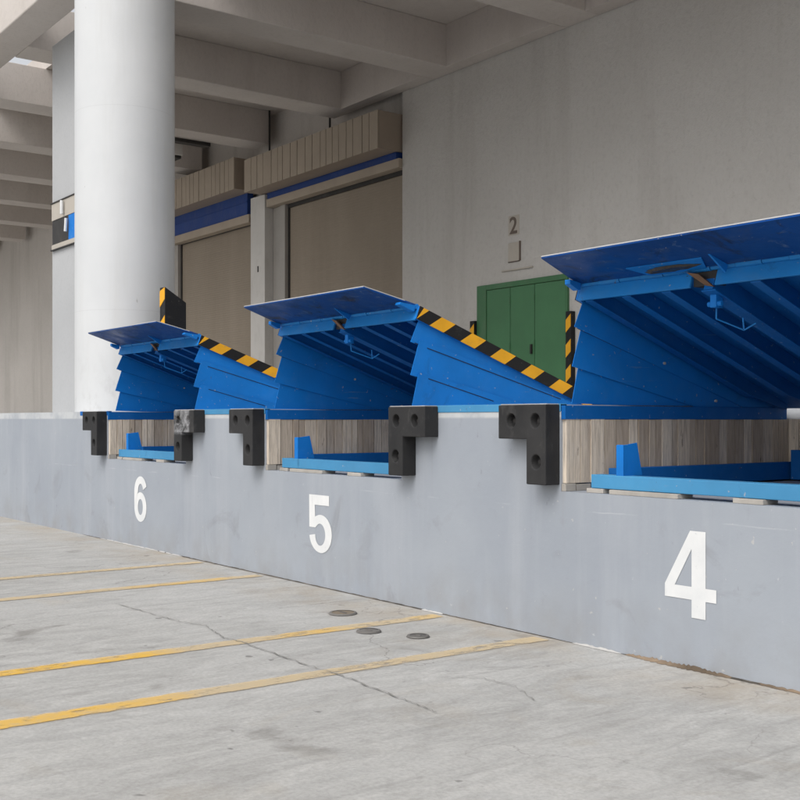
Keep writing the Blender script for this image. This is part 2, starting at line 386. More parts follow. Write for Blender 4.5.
# drain covers in the yard
def cover(x, y, r, label):
    t = thing('drain_cover', (x, y, .004), label, 'drain cover', 'round covers set in the yard')
    m = MB(); m.tube((0,0,0),(0,0,.006), r, 28); m.build('lid', M['cover_brown'] if r > .07 else M['cover_grey'], t)
    m = MB(); n = 28
    p = [( (r+.001+k)*math.cos(2*math.pi*i/n), (r+.001+k)*math.sin(2*math.pi*i/n), z) for k, z in ((0,.008),(.012,.008),(.018,.0)) for i in range(n)]
    m.poly(p, [(a*n+i, a*n+(i+1)%n, (a+1)*n+(i+1)%n, (a+1)*n+i) for a in (0,1) for i in range(n)])
    m.build('rim', M['cover_grey'], t)
    m = MB(); m.box(-r*.5, r*.5, -.008, .008, .006, .009); m.build('key_slot', M['cover_grey'], t)
cover(-6.28, -.53, .078, 'largest rusty round cover in the yard concrete, below the white number 5')
cover(-5.65, -.76, .06, 'round cover in the concrete between the two longest yellow lines, the farther one')
cover(-5.34, -.615, .052, 'small dark round cover in the concrete nearest the right hand yellow line end')

# ------------------------------------------------------------------ loading dock
PITS = [-15.14, -11.68, -8.25, -4.75, -1.29]; PW = 1.92; PD = 2.25
XL, XR = -60, 12; ZB = .885
dock = thing('loading_dock', (-8, 0, 0), 'long grey blue painted concrete loading dock with white bay numbers', 'loading dock')
OX = -8
def D(x): return x-OX
m = MB()
m.box(D(XL), D(XR), 0, 7.5, -.3, ZB)
m.box(D(XL), D(XR), PD, 7.5, ZB, H)
live = PITS[1:]
edges = [XL] + [v for p in live for v in (p, p+PW)] + [XR]
for i in range(0, len(edges), 2): m.box(D(edges[i]), D(edges[i+1]), 0, PD, ZB, H)
m.build('concrete_wall', M['dock'], dock)
m = MB(); m.box(D(XL), D(XR), PD, 7.495, H+.0005, H+.002); m.build('dock_floor_bounce', M['bounce_floor'], dock)  # unseen floor sheet, added paler than the dock to bounce light inside
for i in range(0, len(edges), 2):
    x0, x1 = edges[i], edges[i+1]
    if i == 0: x0 = -12.48
    m = MB(); m.box(D(x0), D(x1), -.005, .05, H-.042, H+.006)
    m.build('edge_angle', M['blue_light'] if i else M['blue_deep'], dock, .003)
for p in live:                                # timber lining of the pit side and rear
    m = MB(); y = .012
    while y < PD-.02:
        wd = random.choice((.06,.085,.1,.12)); y1 = min(y+wd, PD-.01); t = random.uniform(.05, 1)
        off = random.uniform(0, .006)
        m.box(D(p)+.0, D(p)+.03+off, y+.0035, y1-.0035, ZB+.048, H-.085-random.uniform(0,.006), 0, t); y = y1
    m.build('timber_lining', M['wood'], dock)
    m = MB(); x = p+.04
    while x < p+PW-.02:
        wd = random.choice((.06,.085,.1,.12)); x1 = min(x+wd, p+PW-.01); t = random.uniform(.05, 1)
        m.box(D(x)+.0035, D(x1)-.0035, PD-.035-random.uniform(0,.006), PD-.001, ZB+.048, H-.085, 0, t); x = x1
    m.build('timber_lining', M['wood'], dock)
    m = MB()
    for a, b, c, dd, hh in ((.0,.035,.004,.09,.045),(.002,.03,.10,.22,.04)): m.box(D(p)+a, D(p)+b+.0, c, dd, ZB, ZB+hh)
    m.build('timber_packer', M['packer'], dock, .003)

# bay numbers, outlined by hand as bold condensed figures
def arc(cx, cy, rx, ry, a0, a1, n=14):
    return [(cx+rx*math.cos(math.radians(a0+(a1-a0)*i/n)), cy+ry*math.sin(math.radians(a0+(a1-a0)*i/n))) for i in range(n+1)]
def figure(parts):
    """parts: list of strips; each strip = (outer pts, inner pts) of equal length"""
    m = MB()
    for A, B in parts:
        n = len(A); m.poly([(x,0,z) for x,z in A]+[(x,0,z) for x,z in B], [(i,i+1,n+i+1,n+i) for i in range(n-1)])
    return m
four = figure([([(0,.205),(.53,.205)], [(0,.355),(.53,.355)]),
               ([(.53,0),(.53,1)], [(.80,0),(.80,1)]),
               ([(.80,.205),(1,.205)], [(.80,.355),(1,.355)]),
               ([(0,.355),(.50,1)], [(.20,.355),(.53,.79)])])
four.poly([(.50,0,1),(.53,0,.79),(.53,0,1)], [(0,1,2)])
A = [(.02,.435),(.30,.435)]
five = MB()
def P2(l): return [(x,0,z) for x,z in l]
five.poly(P2([(.03,1),(.87,1),(.87,.825),(.27,.825)]), [(0,1,2,3)])
five.poly(P2([(.03,1),(.27,.825),(.29,.62),(.30,.43),(.04,.43)]), [(0,1,2,3,4)])
o_ = [(.29,.62)] + arc(.52,.33,.46,.33,112,-90,20) + arc(.52,.33,.48,.33,-98,-172,10)
i_ = [(.30,.43)] + arc(.49,.315,.22,.19,118,-90,20) + arc(.49,.315,.20,.19,-98,-180,10)
n = len(o_); five.poly(P2(o_)+P2(i_), [(i,i+1,n+i+1,n+i) for i in range(n-1)])
six = MB()
ring_o = arc(.53,.325,.45,.325,0,360,36); ring_i = arc(.53,.325,.18,.175,0,360,36); n = 37
six.poly(P2(ring_o)+P2(ring_i), [(i,i+1,n+i+1,n+i) for i in range(36)])
so_ = arc(.55,.66,.47,.34,180,22,18); si_ = arc(.55,.66,.19,.175,180,14,18)
top_o = [(.08,.36)]+so_; top_i = [(.30,.53)]+si_ ; n = len(top_o)
# the stem only touches the bowl: start it on the bowl's outline
top_o[0] = (.53+.45*math.cos(math.radians(176)), .325+.325*math.sin(math.radians(176)))
top_i[0] = (.53+.45*math.cos(math.radians(118)), .325+.325*math.sin(math.radians(118)))
six.poly([(x,-.33,z) for x,z in top_o]+[(x,-.33,z) for x,z in top_i], [(i,i+1,n+i+1,n+i) for i in range(n-1)])
def flush(mb, name, x0, z0, wd, ht, label):
    mb2 = MB(); mb2.v = [(x*wd, -.003+y*.003, z*ht) for x,y,z in mb.v]; mb2.f = mb.f; mb2.m = mb.m; mb2.t = mb.t
    o = mb2.build(name, M['number'], dock); o.location = (x0-OX, 0, z0); o['label'] = label
    return o
flush(six, 'bay_number', -10.98, .262, .335, .468, 'white painted number 6')
flush(five, 'bay_number', -7.56, .268, .345, .452, 'white painted number 5')
flush(four, 'bay_number', -3.965, .272, .335, .455, 'white painted number 4')

# ------------------------------------------------------------------ rubber bumpers (L shaped, holes at the bolts)
def bumper_mesh(mirror, mat):
    t = thing('dock_bumper', (0,0,0), 'x', 'bumper', 'black rubber dock bumpers')
    # outline cells in local x (0 = pit side) ; mirrored by sgn ; z relative to dock top
    sg = -1 if mirror == 'L' else 1
    Wt, Wl, zt, zm, zb, d = .415, .165, -.0, -.205, -.475, .12
    prof = [(0,zt),(Wt,zt),(Wt,zm),(Wl,zm),(Wl,zb),(0,zb)]
    holes = [(.09,-.095),(.30,-.095),(.083,-.34)]
    # front face with round holes built from quads through bmesh boolean-free filling
    bm = bmesh.new()
    def loop(pts, y): 
        vs = [bm.verts.new((sg*x, y, z)) for x,z in pts]; es = [bm.edges.new((vs[i], vs[(i+1)%len(vs)])) for i in range(len(vs))]; return vs, es
    rv, re = loop(prof, -d); alle = list(re); rings = []
    for hx, hz in holes:
        pts = [(hx+.041*math.cos(2*math.pi*i/20), hz+.045*math.sin(2*math.pi*i/20)) for i in range(20)]
        v_, e_ = loop(pts, -d); rings.append((v_, hx, hz)); alle += e_
    bmesh.ops.triangle_fill(bm, use_beauty=True, edges=alle)
    bk = [bm.verts.new((v.co.x, -.002, v.co.z)) for v in rv]
    for i in range(6): bm.faces.new((rv[i], rv[(i+1)%6], bk[(i+1)%6], bk[i]))
    bm.faces.new(bk[::-1])
    for vs, hx, hz in rings:
        ins = [bm.verts.new((sg*(hx+.029*math.cos(2*math.pi*i/20)), -d+.05, hz+.031*math.sin(2*math.pi*i/20))) for i in range(20)]
        for i in range(20): bm.faces.new((vs[i], vs[(i+1)%20], ins[(i+1)%20], ins[i]))
        bm.faces.new(ins)
    bmesh.ops.recalc_face_normals(bm, faces=bm.faces)
    me = bpy.data.meshes.new('rubber_block'); bm.to_mesh(me); bm.free(); me.materials.append(mat)
    o = bpy.data.objects.new('rubber_block', me); COL.objects.link(o); o.parent = t
    b = o.modifiers.new('bevel', 'BEVEL'); b.width = .006; b.segments = 2; b.limit_method = 'ANGLE'; b.angle_limit = math.radians(60)
    for hx, hz in holes:
        mb = MB(); mb.tube((sg*hx,-d+.045,hz),(sg*hx,-d+.032,hz), .014, 6); mb.build('bolt', M['dark'], t)
    mb = MB(); mb.box(*sorted((sg*.004, sg*(Wt-.01))), -d+.01, -.005, .0005, .007); mb.build('top_plate', M['steel'], t, .002)
    return t
bl = bumper_mesh('L', M['rubber']); br = bumper_mesh('R', M['rubber'])
bpy.context.view_layer.update()
spots = [('L', -4.757, 'black L shaped rubber bumper just left of the nearest pit'),
         ('R', -6.325, 'black L shaped rubber bumper at the right end of the pit above the white 5'),
         ('L', -8.257, 'black L shaped rubber bumper at the left end of the pit above the white 5'),
         ('L', -11.69, 'leftmost black L shaped rubber bumper, under the foot of the white column'),
         ('R', -2.825, 'black L shaped rubber bumper at the right end of the nearest pit')]
used = set()
for s, x, lab in spots:
    src = bl if s == 'L' else br
    o = src if s not in used else copy_tree(src); used.add(s)
    o.location = (x, 0, H-.002); o['label'] = lab
worn = bumper_mesh('R', M['rubber_worn']); worn.location = (-9.77, 0, H-.002)
worn['label'] = 'scuffed rubber bumper with grey rubbed face at the right end of the farthest pit'

# ------------------------------------------------------------------ dock levelers
def make_leveler():
    t = thing('dock_leveler', (0,0,0), 'x', 'dock leveler', 'raised blue dock levelers')
    W = PW; y0, z0, y1, z1 = .16, .722, PD-.06, .0
    L = math.hypot(y1-y0, z1-z0); dy, dz = (y1-y0)/L, (z1-z0)/L     # along deck, rearward
    nx, nz = -dz, dy                                                # upward normal in (y,z)
    def pt(s, h): return (y0+dy*s+nx*h, z0+dz*s+nz*h)               # s along the deck, h above deck top
    # deck plate
    m = MB(); m.prism([pt(0,0),pt(L,0),pt(L,-.012),pt(0,-.012)], 'x', .012, W-.012); m.build('deck_plate', M['blue_deep'], t, .001)  # darker blue stands in for the shade between the ribs
    m = MB()
    # front header under the hinge
    m.prism([pt(.0,-.018),pt(.014,-.018),pt(.014,-.105),pt(.0,-.105)], 'x', .012, W*.44); 
    m.prism([pt(.0,-.018),pt(.014,-.018),pt(.014,-.105),pt(.0,-.105)], 'x', W*.525, W-.012)
    m.build('header_plate', M['blue_mid'], t, .002)
    for k in range(7):
        x = .09+k*(W-.18)/6
        wd = .03 if k != 3 else .06; dp = .10 if k != 3 else .12
        m = MB(); m.prism([pt(.016,-.0125),pt(L-.08,-.0125),pt(L-.08,-.05),pt(L-.5,-dp),pt(.016,-dp)], 'x', x-wd/2, x+wd/2)
        m.prism([pt(.02,-dp-.001),pt(L-.5,-dp-.001),pt(L-.5,-dp-.009),pt(.02,-dp-.009)], 'x', x-wd/2-.016, x+wd/2+.016)
        m.build('deck_rib', M['blue_deep'], t, .002)  # ribs take the darker blue too, shade put into their colour
    # hinge: barrel in knuckles along the front edge
    m = MB(); x = .012; k = 0
    while x < W-.03:
        x1 = min(x+.16, W-.012); py, pz = pt(-.008, -.006); r = .019 if k % 2 else .016
        m.tube((x+.002,py,pz),(x1-.002,py,pz), r, 12); x = x1; k += 1
    m.build('lip_hinge', M['blue_mid'], t, smooth=True)
    # lip: tapered plate reaching forward and slightly up
    py, pz = pt(-.008, .004); ty, tz = -.255, .842; d_ = Vector((0,ty-py,tz-pz)).normalized(); up = Vector((0, -d_.z, d_.y))
    if up.z < 0: up = -up
    th = .016
    a = [Vector((.015,py,pz)), Vector((W-.015,py,pz)), Vector((W-.03,py+(ty-py)*.25,pz+(tz-pz)*.25)), Vector((W-.10,ty,tz)), Vector((.10,ty,tz)), Vector((.03,py+(ty-py)*.25,pz+(tz-pz)*.25))]
    pts = [p+up*.004 for p in a]+[p-up*(th-.004) for p in a]
    m = MB(); m.poly(pts, [(0,1,2,3,4,5),(11,10,9,8,7,6)]+[(i,6+i,6+(i+1)%6,(i+1)%6) for i in range(6)])
    lip = m.build('lip_plate', M['lip'], t, .002)
    tip = [Vector((W-.098,ty-.002,tz)), Vector((.098,ty-.002,tz))]
    m = MB(); m.poly([tip[0]+up*.0045, tip[1]+up*.0045, tip[1]-up*.002, tip[0]-up*.002, tip[0]+up*.0045-d_*.012, tip[1]+up*.0045-d_*.012], [(0,1,2,3),(0,4,5,1)]); m.build('worn_edge', M['steel'], lip)
    e0, e1 = a[2]+Vector((.002,0,0))+up*.0045, a[3]+Vector((.002,0,0))+up*.0045
    m = MB(); m.poly([e0, e1, e1-up*.006, e0-up*.006, e0-Vector((.012,0,0)), e1-Vector((.012,0,0))], [(0,1,2,3),(0,4,5,1)]); m.build('worn_edge', M['steel'], lip)
    def low(x, s, h):                                               # point below the lip: s from hinge, h below
        q = Vector((x,py,pz))+d_*s-up*(th-.004+h); return q
    for x in (1.08,):                                     # lip gussets
        m = MB(); q = [low(x-.006,.01,0),low(x-.006,.17,0),low(x-.006,.02,.045)]; q2 = [low(x+.006,.01,0),low(x+.006,.17,0),low(x+.006,.02,.045)]
        m.poly(q+q2, [(0,1,2),(5,4,3),(0,3,4,1),(1,4,5,2),(2,5,3,0)]); m.build('lip_gusset', M['blue'], lip)
    # doubler plate with weld around the centre of the lip
    for x0_, x1_, s1 in ((.50,1.02,.15),):
        m = MB(); q = [low(x0_+.07,.012,0),low(x1_-.07,.012,0),low(x1_,s1,0),low(x0_,s1,0)]; q2 = [p-up*.008 for p in q]
        m.poly(q+q2, [(0,1,2,3),(7,6,5,4)]+[(i,4+i,4+(i+1)%4,(i+1)%4) for i in range(4)]); m.build('doubler_plate', M['blue'], lip, .002)
    m = MB(); n_ = 22; cx_, cs_ = .76, .085; rr = [random.uniform(.75,1.15) for _ in range(n_)]
    ring = [low(cx_+.19*rr[i]*math.cos(2*math.pi*i/n_), cs_+.035*rr[i]*math.sin(2*math.pi*i/n_), .010) for i in range(n_)]
    ring2 = [low(cx_+.15*rr[i]*math.cos(2*math.pi*i/n_), cs_+.026*rr[i]*math.sin(2*math.pi*i/n_), .018+random.uniform(0,.006)) for i in range(n_)]
    m.poly(ring+ring2, [(i,(i+1)%n_,n_+(i+1)%n_,n_+i) for i in range(n_)]+[tuple(range(n_,2*n_))]); m.build('grease_pad', M['grease'], lip)
    # lip end lug (left) and side stop (right)
    m = MB(); q = low(.0,.03,.0)
    m.prism([(q.y, q.z), (q.y-.09, q.z+.016), (q.y-.09, q.z-.012), (q.y-.02, q.z-.045), (q.y, q.z-.04)], 'x', .0, .045)
    m.build('lip_stop', M['blue'], t, .002)
    m = MB(); m.prism([(q.y+.02, q.z), (q.y-.12, q.z+.018), (q.y-.13, q.z-.0), (q.y-.0, q.z-.045)], 'x', W-.07, W-.012); m.build('lip_stop', M['blue'], t, .002)
    # latch in the header gap
    m = MB(); ly, lz = pt(.0,-.05); m.box(W*.442, W*.523, ly+.012, ly+.09, lz-.05, lz+.03); m.build('latch_pocket', M['dark'], t, .003)
    m = MB(); m.poly([(W*.43,ly-.02,lz+.03),(W*.475,ly-.03,lz+.012),(W*.52,ly-.012,lz-.062),(W*.49,ly-.005,lz-.05),
                      (W*.43,ly-.005,lz+.03),(W*.475,ly-.015,lz+.012),(W*.52,ly+.006,lz-.062),(W*.49,ly+.01,lz-.05)],
                     [(0,1,2,3),(7,6,5,4),(0,4,5,1),(1,5,6,2),(2,6,7,3),(3,7,4,0)]); m.build('latch_hook', M['rust'], t)
    # lifting arm lug and wire loops
    ax = .09+3*(W-.18)/6
    m = MB(); py2, pz2 = pt(.10,-.17); m.box(ax-.02, ax+.02, py2-.02, py2+.04, pz2-.02, pz2+.05); m.tube((ax-.045,py2,pz2),(ax+.045,py2,pz2), .015, 10)
    m.build('arm_lug', M['blue'], t, .003)
    m = MB(); W0 = [(ax-.02,)+pt(.14,-.175), (ax-.03,)+pt(.17,-.225), (ax+.03,)+pt(.34,-.225), (ax+.02,)+pt(.32,-.16)]
    for p, q in zip(W0, W0[1:]): m.tube(p, q, .0045, 6)
    m.tube((ax+.03,)+pt(.34,-.225), (ax+.08,)+pt(.36,-.18), .0045, 6); m.build('hose_bracket', M['blue_mid'], t)
    # telescoping toe guards, left and right
    for side in (0, 1):
        xs = 0.0 if side == 0 else W
        sg = 1 if side == 0 else -1
        tg = None
        hy, hz = PD-.09, -.0
        rows = [((.168,.625),(.094,.465), (hy-.02,.0)), ((.166,.475),(.085,.228), (hy-.16,-.03)), ((.150,.240),(.092,.008), (hy-.35,-.03))]
        prev_low = None
        for k, (tp, bt, _) in enumerate(rows):
            # each leaf is a thin wedge from the front down to the rear hinge
            if k == 0: prof = [tp, bt, (1.75,-.012), (hy,-.012), (hy,.012)]
            elif k == 1: prof = [(tp[0]+.03,tp[1]+.004), tp, bt, (1.25,-.012), (hy-.01,-.012), (hy-.01,.01), (1.72,.045)]
            else: prof = [(tp[0]+.03,tp[1]+.004), tp, bt, (1.2,-.02), (hy-.02,-.02), (hy-.02,.0), (1.27,.012)]
            if k == 0:
                prof = [tp, bt, (1.72,-.005), (hy,-.005), (hy,.03)]
            o0 = xs + sg*(.016 - k*.010); o1 = o0 + sg*.004
            m = MB(); m.prism(prof, 'x', min(o0,o1), max(o0,o1))
            if tg is None: tg = m.build('toe_guard', M['blue'], t)
            else: m.build('guard_leaf', M['blue'], tg)
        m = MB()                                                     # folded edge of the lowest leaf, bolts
        ox = xs - sg*.0045; ix = xs + sg*.0115                        # dark tubes drawn as the shadow line where leaves overlap
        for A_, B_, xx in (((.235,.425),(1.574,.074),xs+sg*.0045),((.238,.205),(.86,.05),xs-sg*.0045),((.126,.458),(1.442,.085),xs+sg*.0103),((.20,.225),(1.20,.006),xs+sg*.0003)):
            m = MB(); m.tube((xx,)+A_, (xx,)+B_, .0035, 5); m.build('leaf_gap_shade', M['seam'], tg)
        for by_, bz_ in ((1.42,.035),(.9,.27)):
            m = MB(); m.tube((xs+sg*.017, by_, bz_),(xs+sg*.031,by_,bz_), .009, 8); m.build('guard_bolt', M['steel'], tg)
        # hazard band on the deck's side channel
        hb = MB(); xo0 = xs - sg*.012; xo1 = xs - sg*.005
        n_ = 12; per = L/5.9; hgt = .098; lean = .06
        def bandpt(s, h): 
            s = min(max(s, 0), L); return pt(s, h)
        segs = [(-.3, -.06, 1), (-.06, .0, 0)]; u = -.0
        marks = [.0, .124, .261, .429, .574, .737, .893, 1.068, 1.212, 1.386, 1.54, 1.70, 1.85, 2.01, 2.3]
        segs = [(marks[q], marks[q+1], 0 if q % 2 else 1) for q in range(len(marks)-1)]
        segs.insert(0, (-.05, .0, 0)); segs.insert(0, (-.25, -.05, 1))
        if side == 0: segs[1] = (-.05, .0, 1)
        for s0, s2, cm in segs:
            q = [(min(max(v_,0),L), h_) for v_, h_ in ((s0+.085,0),(s2+.085,0),(s2,-hgt),(s0,-hgt))]
            area = abs(sum(q[i_][0]*q[(i_+1)%4][1]-q[(i_+1)%4][0]*q[i_][1] for i_ in range(4)))/2
            if area > 1e-4: hb.prism([pt(a_, b_) for a_, b_ in q], 'x', min(xo0,xo1), max(xo0,xo1), mi=cm)
        hb.build('hazard_stripe', [M['yellow'], M['black']], t)
        m = MB(); o0 = xs - sg*.0045; o1 = xs + sg*.012
        m.prism([pt(0,0),pt(L,0),pt(L,-hgt),pt(0,-hgt)], 'x', min(o0,o1)+0, max(o0,o1)); m.build('side_channel', M['blue'], t)
    # frame in the pit
    m = MB(); m.box(.002, .035, .0, PD-.05, -.088, -.006); m.build('side_rail', M['blue_deep'], t, .002)
    m = MB(); m.box(W-.035, W-.002, .0, PD-.05, -.088, -.006); m.build('side_rail', M['blue_deep'], t, .002)
    m = MB(); m.box(.20, W-.17, .045, .135, -.487, -.408); m.build('front_beam', M['blue_light'], t, .004)
    m = MB(); m.box(.045, .12, .36, PD-.05, -.505, -.385); m.build('floor_rail', M['blue_deep'], t, .003)
    m = MB(); m.box(W-.12, W-.045, .3, PD-.05, -.505, -.385); m.build('floor_rail', M['blue_deep'], t, .003)
    m = MB(); m.box(.14, W-.14, PD-.16, PD-.06, -.505, -.30); m.build('rear_beam', M['blue_deep'], t, .003)
    # lip keeper: tapered upright standing on the front beam
    m = MB(); bx = .39
    m.prism([(.055,-.408),(.21,-.408),(.165,-.222),(.055,-.235)], 'x', bx+.045, bx+.053)
    m.prism([(.050,-.408),(.058,-.408),(.058,-.233),(.050,-.237)], 'x', bx-.0, bx+.053)
    m.build('lip_keeper', M['blue'], t, .001)
    # timber shims under the front beam
    for x0_, x1_ in ((.17,.30),(.36,.85),(1.2,1.38)):
        m = MB(); m.box(x0_, x1_, .02+random.uniform(0,.02), .15, -.5148, -.489); m.build('shim', M['packer'], t, .003)
    # hydraulic ram tucked at the back
    m = MB(); m.tube((.98,1.9,-.46),(.98,1.45,-.03), .035, 12); m.tube((.98,1.45,-.03),(.98,1.3,.11), .02, 12); m.build('hydraulic_ram', M['dark'], t, smooth=True)
    return t
lev = make_leveler(); bpy.context.view_layer.update()
for i, (x, lab) in enumerate(((-4.75, 'blue dock leveler with raised lip, above the white 4, the nearest and largest'),
                              (-8.25, 'blue dock leveler with raised lip above the number 5, middle of the row'),
                              (-11.68, 'blue dock leveler with raised dirty lip above the number 6, beside the column'))):
    o = lev if i == 0 else copy_tree(lev)
    o.location = (x, 0, H); o['label'] = lab
    if i:                                                              # only the nearest lip carries the greasy doubler plate
        for c in [k for k in bpy.data.objects if k.name.startswith(('doubler_plate','grease_pad')) and k.parent and k.parent.parent == o]: bpy.data.objects.remove(c)

# ------------------------------------------------------------------ round white column, end wall
m = MB(); n = 64
m.tube((0,0,0),(0,0,7.3-H), .605, n)
col = m.build('round_column', M['column'], smooth=True); col.location = (-13.2, .845, H+.003)
tag(col, 'thick round white column standing on the dock at the far left', 'column')
m = MB(); m.box(-3.3, 0, .0, .25, 0, 5.87)
ew = m.build('end_wall', M['endwall']); ew.location = (-14.35, 1.5, H+.003); tag(ew, 'pale rendered wall panel standing on the dock behind the column, far left', 'wall')
sb = thing('wall_opening', (-16.88, 1.5, 4.37), 'shallow dark framed strip with a blue panel, high on the pale far left wall', 'opening')
m = MB(); m.box(-.72,.95,-.03,-.001,.10,.365); m.build('upper_panel', M['plaque'], sb, .002)
m = MB(); m.box(-.72,.95,-.03,-.001,-.36,-.285); m.build('lower_panel', M['plaque'], sb, .002)
m = MB(); m.box(.0,.95,-.022,-.001,-.283,.098); m.build('blue_panel', M['blue'], sb, .002)
m = MB(); m.box(-.72,-.003,-.018,-.001,-.283,.098); m.build('dark_panel', M['dark'], sb, .002)
m = MB(); m.box(-.74,.96,-.045,-.001,.367,.382); m.build('trim', M['dark'], sb)
m = MB(); m.box(-.74,.96,-.045,-.001,-.377,-.362); m.build('trim', M['dark'], sb)
m = MB(); m.tube((.03,-.07,.04),(.0,-.07,-.16), .024, 10); m.build('lamp_tube', M['number'], sb, smooth=True)
m = MB(); m.tube((-.16,-.07,.13),(-.16,-.07,.34), .026, 10); m.build('lamp_tube', M['number'], sb, smooth=True)

# ------------------------------------------------------------------ back wall, canopy
YB = 7.5
m = MB(); m.box(0, 28.0, 0, .35, 0, 6.6)
o = m.build('back_wall', M['wall']); o.location = (-16.335, YB, H+.002); tag(o, 'rough white rendered wall with the green door, behind the dock', 'wall')
m = MB(); m.box(-45, -.003, .22, .5, 0, 6.6)
o = m.build('shutter_wall', M['wall_upper']); o.location = (-16.335, YB, H+.002); tag(o, 'cream wall holding the brown roller doors, behind the column', 'wall')
roof = thing('canopy_roof', (-16, 3.5, 8.0), 'grey concrete canopy roof with deep beams above the dock', 'roof')
m = MB(); m.box(-45, 28, -.9, 4.6, .0, .35); m.build('roof_slab', M['concrete'], roof)  # unseen slab front cut back to an open bay, letting more daylight in
for k in range(-7, 12):
    x = -21.78+3.21*k+16
    m = MB(); m.box(x, x+.66, -2.3, 3.99, -.72, -.001); m.build('cross_beam', M['concrete'], roof, .012)
m = MB()
for k in range(-1, 12):                                            # deep edge beam on the wall between cross beams, right of the shutters
    x = -21.78+3.21*k+16
    if k >= 1: m.box(x+.662, x+3.208, 3.7, 3.985, -.721, -.002)
m.build('ring_beam', M['concrete'], roof, .006)
m = MB(); m.box(-45, 28, -2.85, -2.303, -.72, -.001); m.build('edge_beam', M['concrete'], roof, .02)

# ------------------------------------------------------------------ roller doors with ribbed housings
def shutter(x_left, x_right, z_lo, z_hi, blue_lo, blue_hi, lint_lo, curtain_l, curtain_r, black, label, jambs):
    """housing spans x_left..x_right at y 6.99..7.5; the rest sits under it"""
    t = thing('roller_door', ((curtain_l+curtain_r)/2, YB, H), label, 'roller door', 'brown roller doors behind the dock')
    X = (curtain_l+curtain_r)/2
    def bx(m, x0, x1, y0, y1, z0, z1): m.box(x0-X, x1-X, y0-YB, y1-YB, z0-H, z1-H)
    m = MB(); bx(m, x_left, x_right, 7.02, 7.715, z_lo, z_hi); hou = m.build('housing', M['fascia_dark'], t, .003)
    m = MB(); bx(m, x_left+.01, x_right-.01, 7.0185, 7.0195, z_lo+.01, z_hi-.01); m.build('joint_backing', M['dark'], hou)
    m = MB(); x = x_left+.002
    while x < x_right-.01:                                        # front sheets, uneven widths with open joints
        wd = random.choice((.20,.22,.26,.30,.34)); x1 = min(x+wd, x_right-.002)
        if x_right-x1 < .1: x1 = x_right-.002
        bx(m, x+.009, x1-.009, 6.995-random.uniform(0,.006), 7.018, z_lo-.004, z_hi+.006); x = x1
    m.build('front_sheet', M['fascia'], hou, .002)
    m = MB(); bx(m, curtain_l-.6 if jambs else curtain_l, curtain_r-.12, 7.45, 7.60, blue_lo, blue_hi); b = m.build('blue_band', M['band'], t)
    m = MB(); bx(m, curtain_l-.6, curtain_r-.125, 7.435, 7.45, (blue_lo+blue_hi)/2, (blue_lo+blue_hi)/2+.02); m.build('band_trim', M['band'], b)
    m = MB(); bx(m, curtain_l-.6, curtain_r, 7.42, 7.62, lint_lo, blue_lo-.003); m.build('lintel', M['fascia'], t, .004)
    m = MB(); bx(m, curtain_l, curtain_r, 7.62, 7.66, lint_lo-black, lint_lo+.1); m.build('curtain_slot', M['dark'], t)
    m = MB(); bx(m, curtain_l, curtain_r, 7.665, 7.69, H+.01, lint_lo); m.build('curtain', M['curtain'], t)
    m = MB(); bx(m, curtain_l-.27, curtain_l-.05, 7.56, 7.70, H+.01, lint_lo-.002); m.build('guide_rail', M['jamb'], t, .004)
    m = MB(); bx(m, curtain_l-.62, curtain_l-.31, 7.60, 7.70, H+.01, lint_lo-.002); m.build('jamb', M['jamb'], t, .004)
    m = MB(); bx(m, curtain_l-.31, curtain_l-.27, 7.66, 7.70, H+.01, lint_lo-.003); m.build('guide_slot', M['dark'], t)
    m = MB(); bx(m, curtain_l-.05, curtain_l-.0, 7.64, 7.70, H+.01, lint_lo-.003); m.build('guide_slot', M['dark'], t)
    return t
shutter(-21.36, -16.40, 6.215, 6.90, 6.08, 6.30, 5.91, -20.55, -16.345, .075, 'brown roller door with ribbed beige housing and thin blue strip, beside the rough white wall', True)
shutter(-26.9, -21.80, 6.37, 7.06, 5.885, 6.45, 5.70, -25.75, -21.92, .0+.01, 'brown roller door with deep blue band, partly hidden behind the white column', True)
shutter(-32.4, -27.3, 6.37, 7.06, 5.885, 6.45, 5.70, -31.4, -27.6, .01, 'farthest brown roller door, beyond the white column', True)
def pillar(x0, x1, label):
    t = thing('door_pillar', ((x0+x1)/2, YB, H), label, 'pillar')
    hw = (x1-x0)/2
    m = MB(); m.box(-hw, hw, -.10, .17, .003, 6.2-H); m.build('shaft', M['pillar'], t, .008)
    m = MB(); m.box(.0, .05, -.106, -.101, 4.54-H, 4.67-H); m.build('slot', M['dark'], t)
pillar(-21.80, -21.18, 'pale square pillar between the two brown roller doors')
pillar(-27.2, -26.5, 'pale square pillar behind the column')

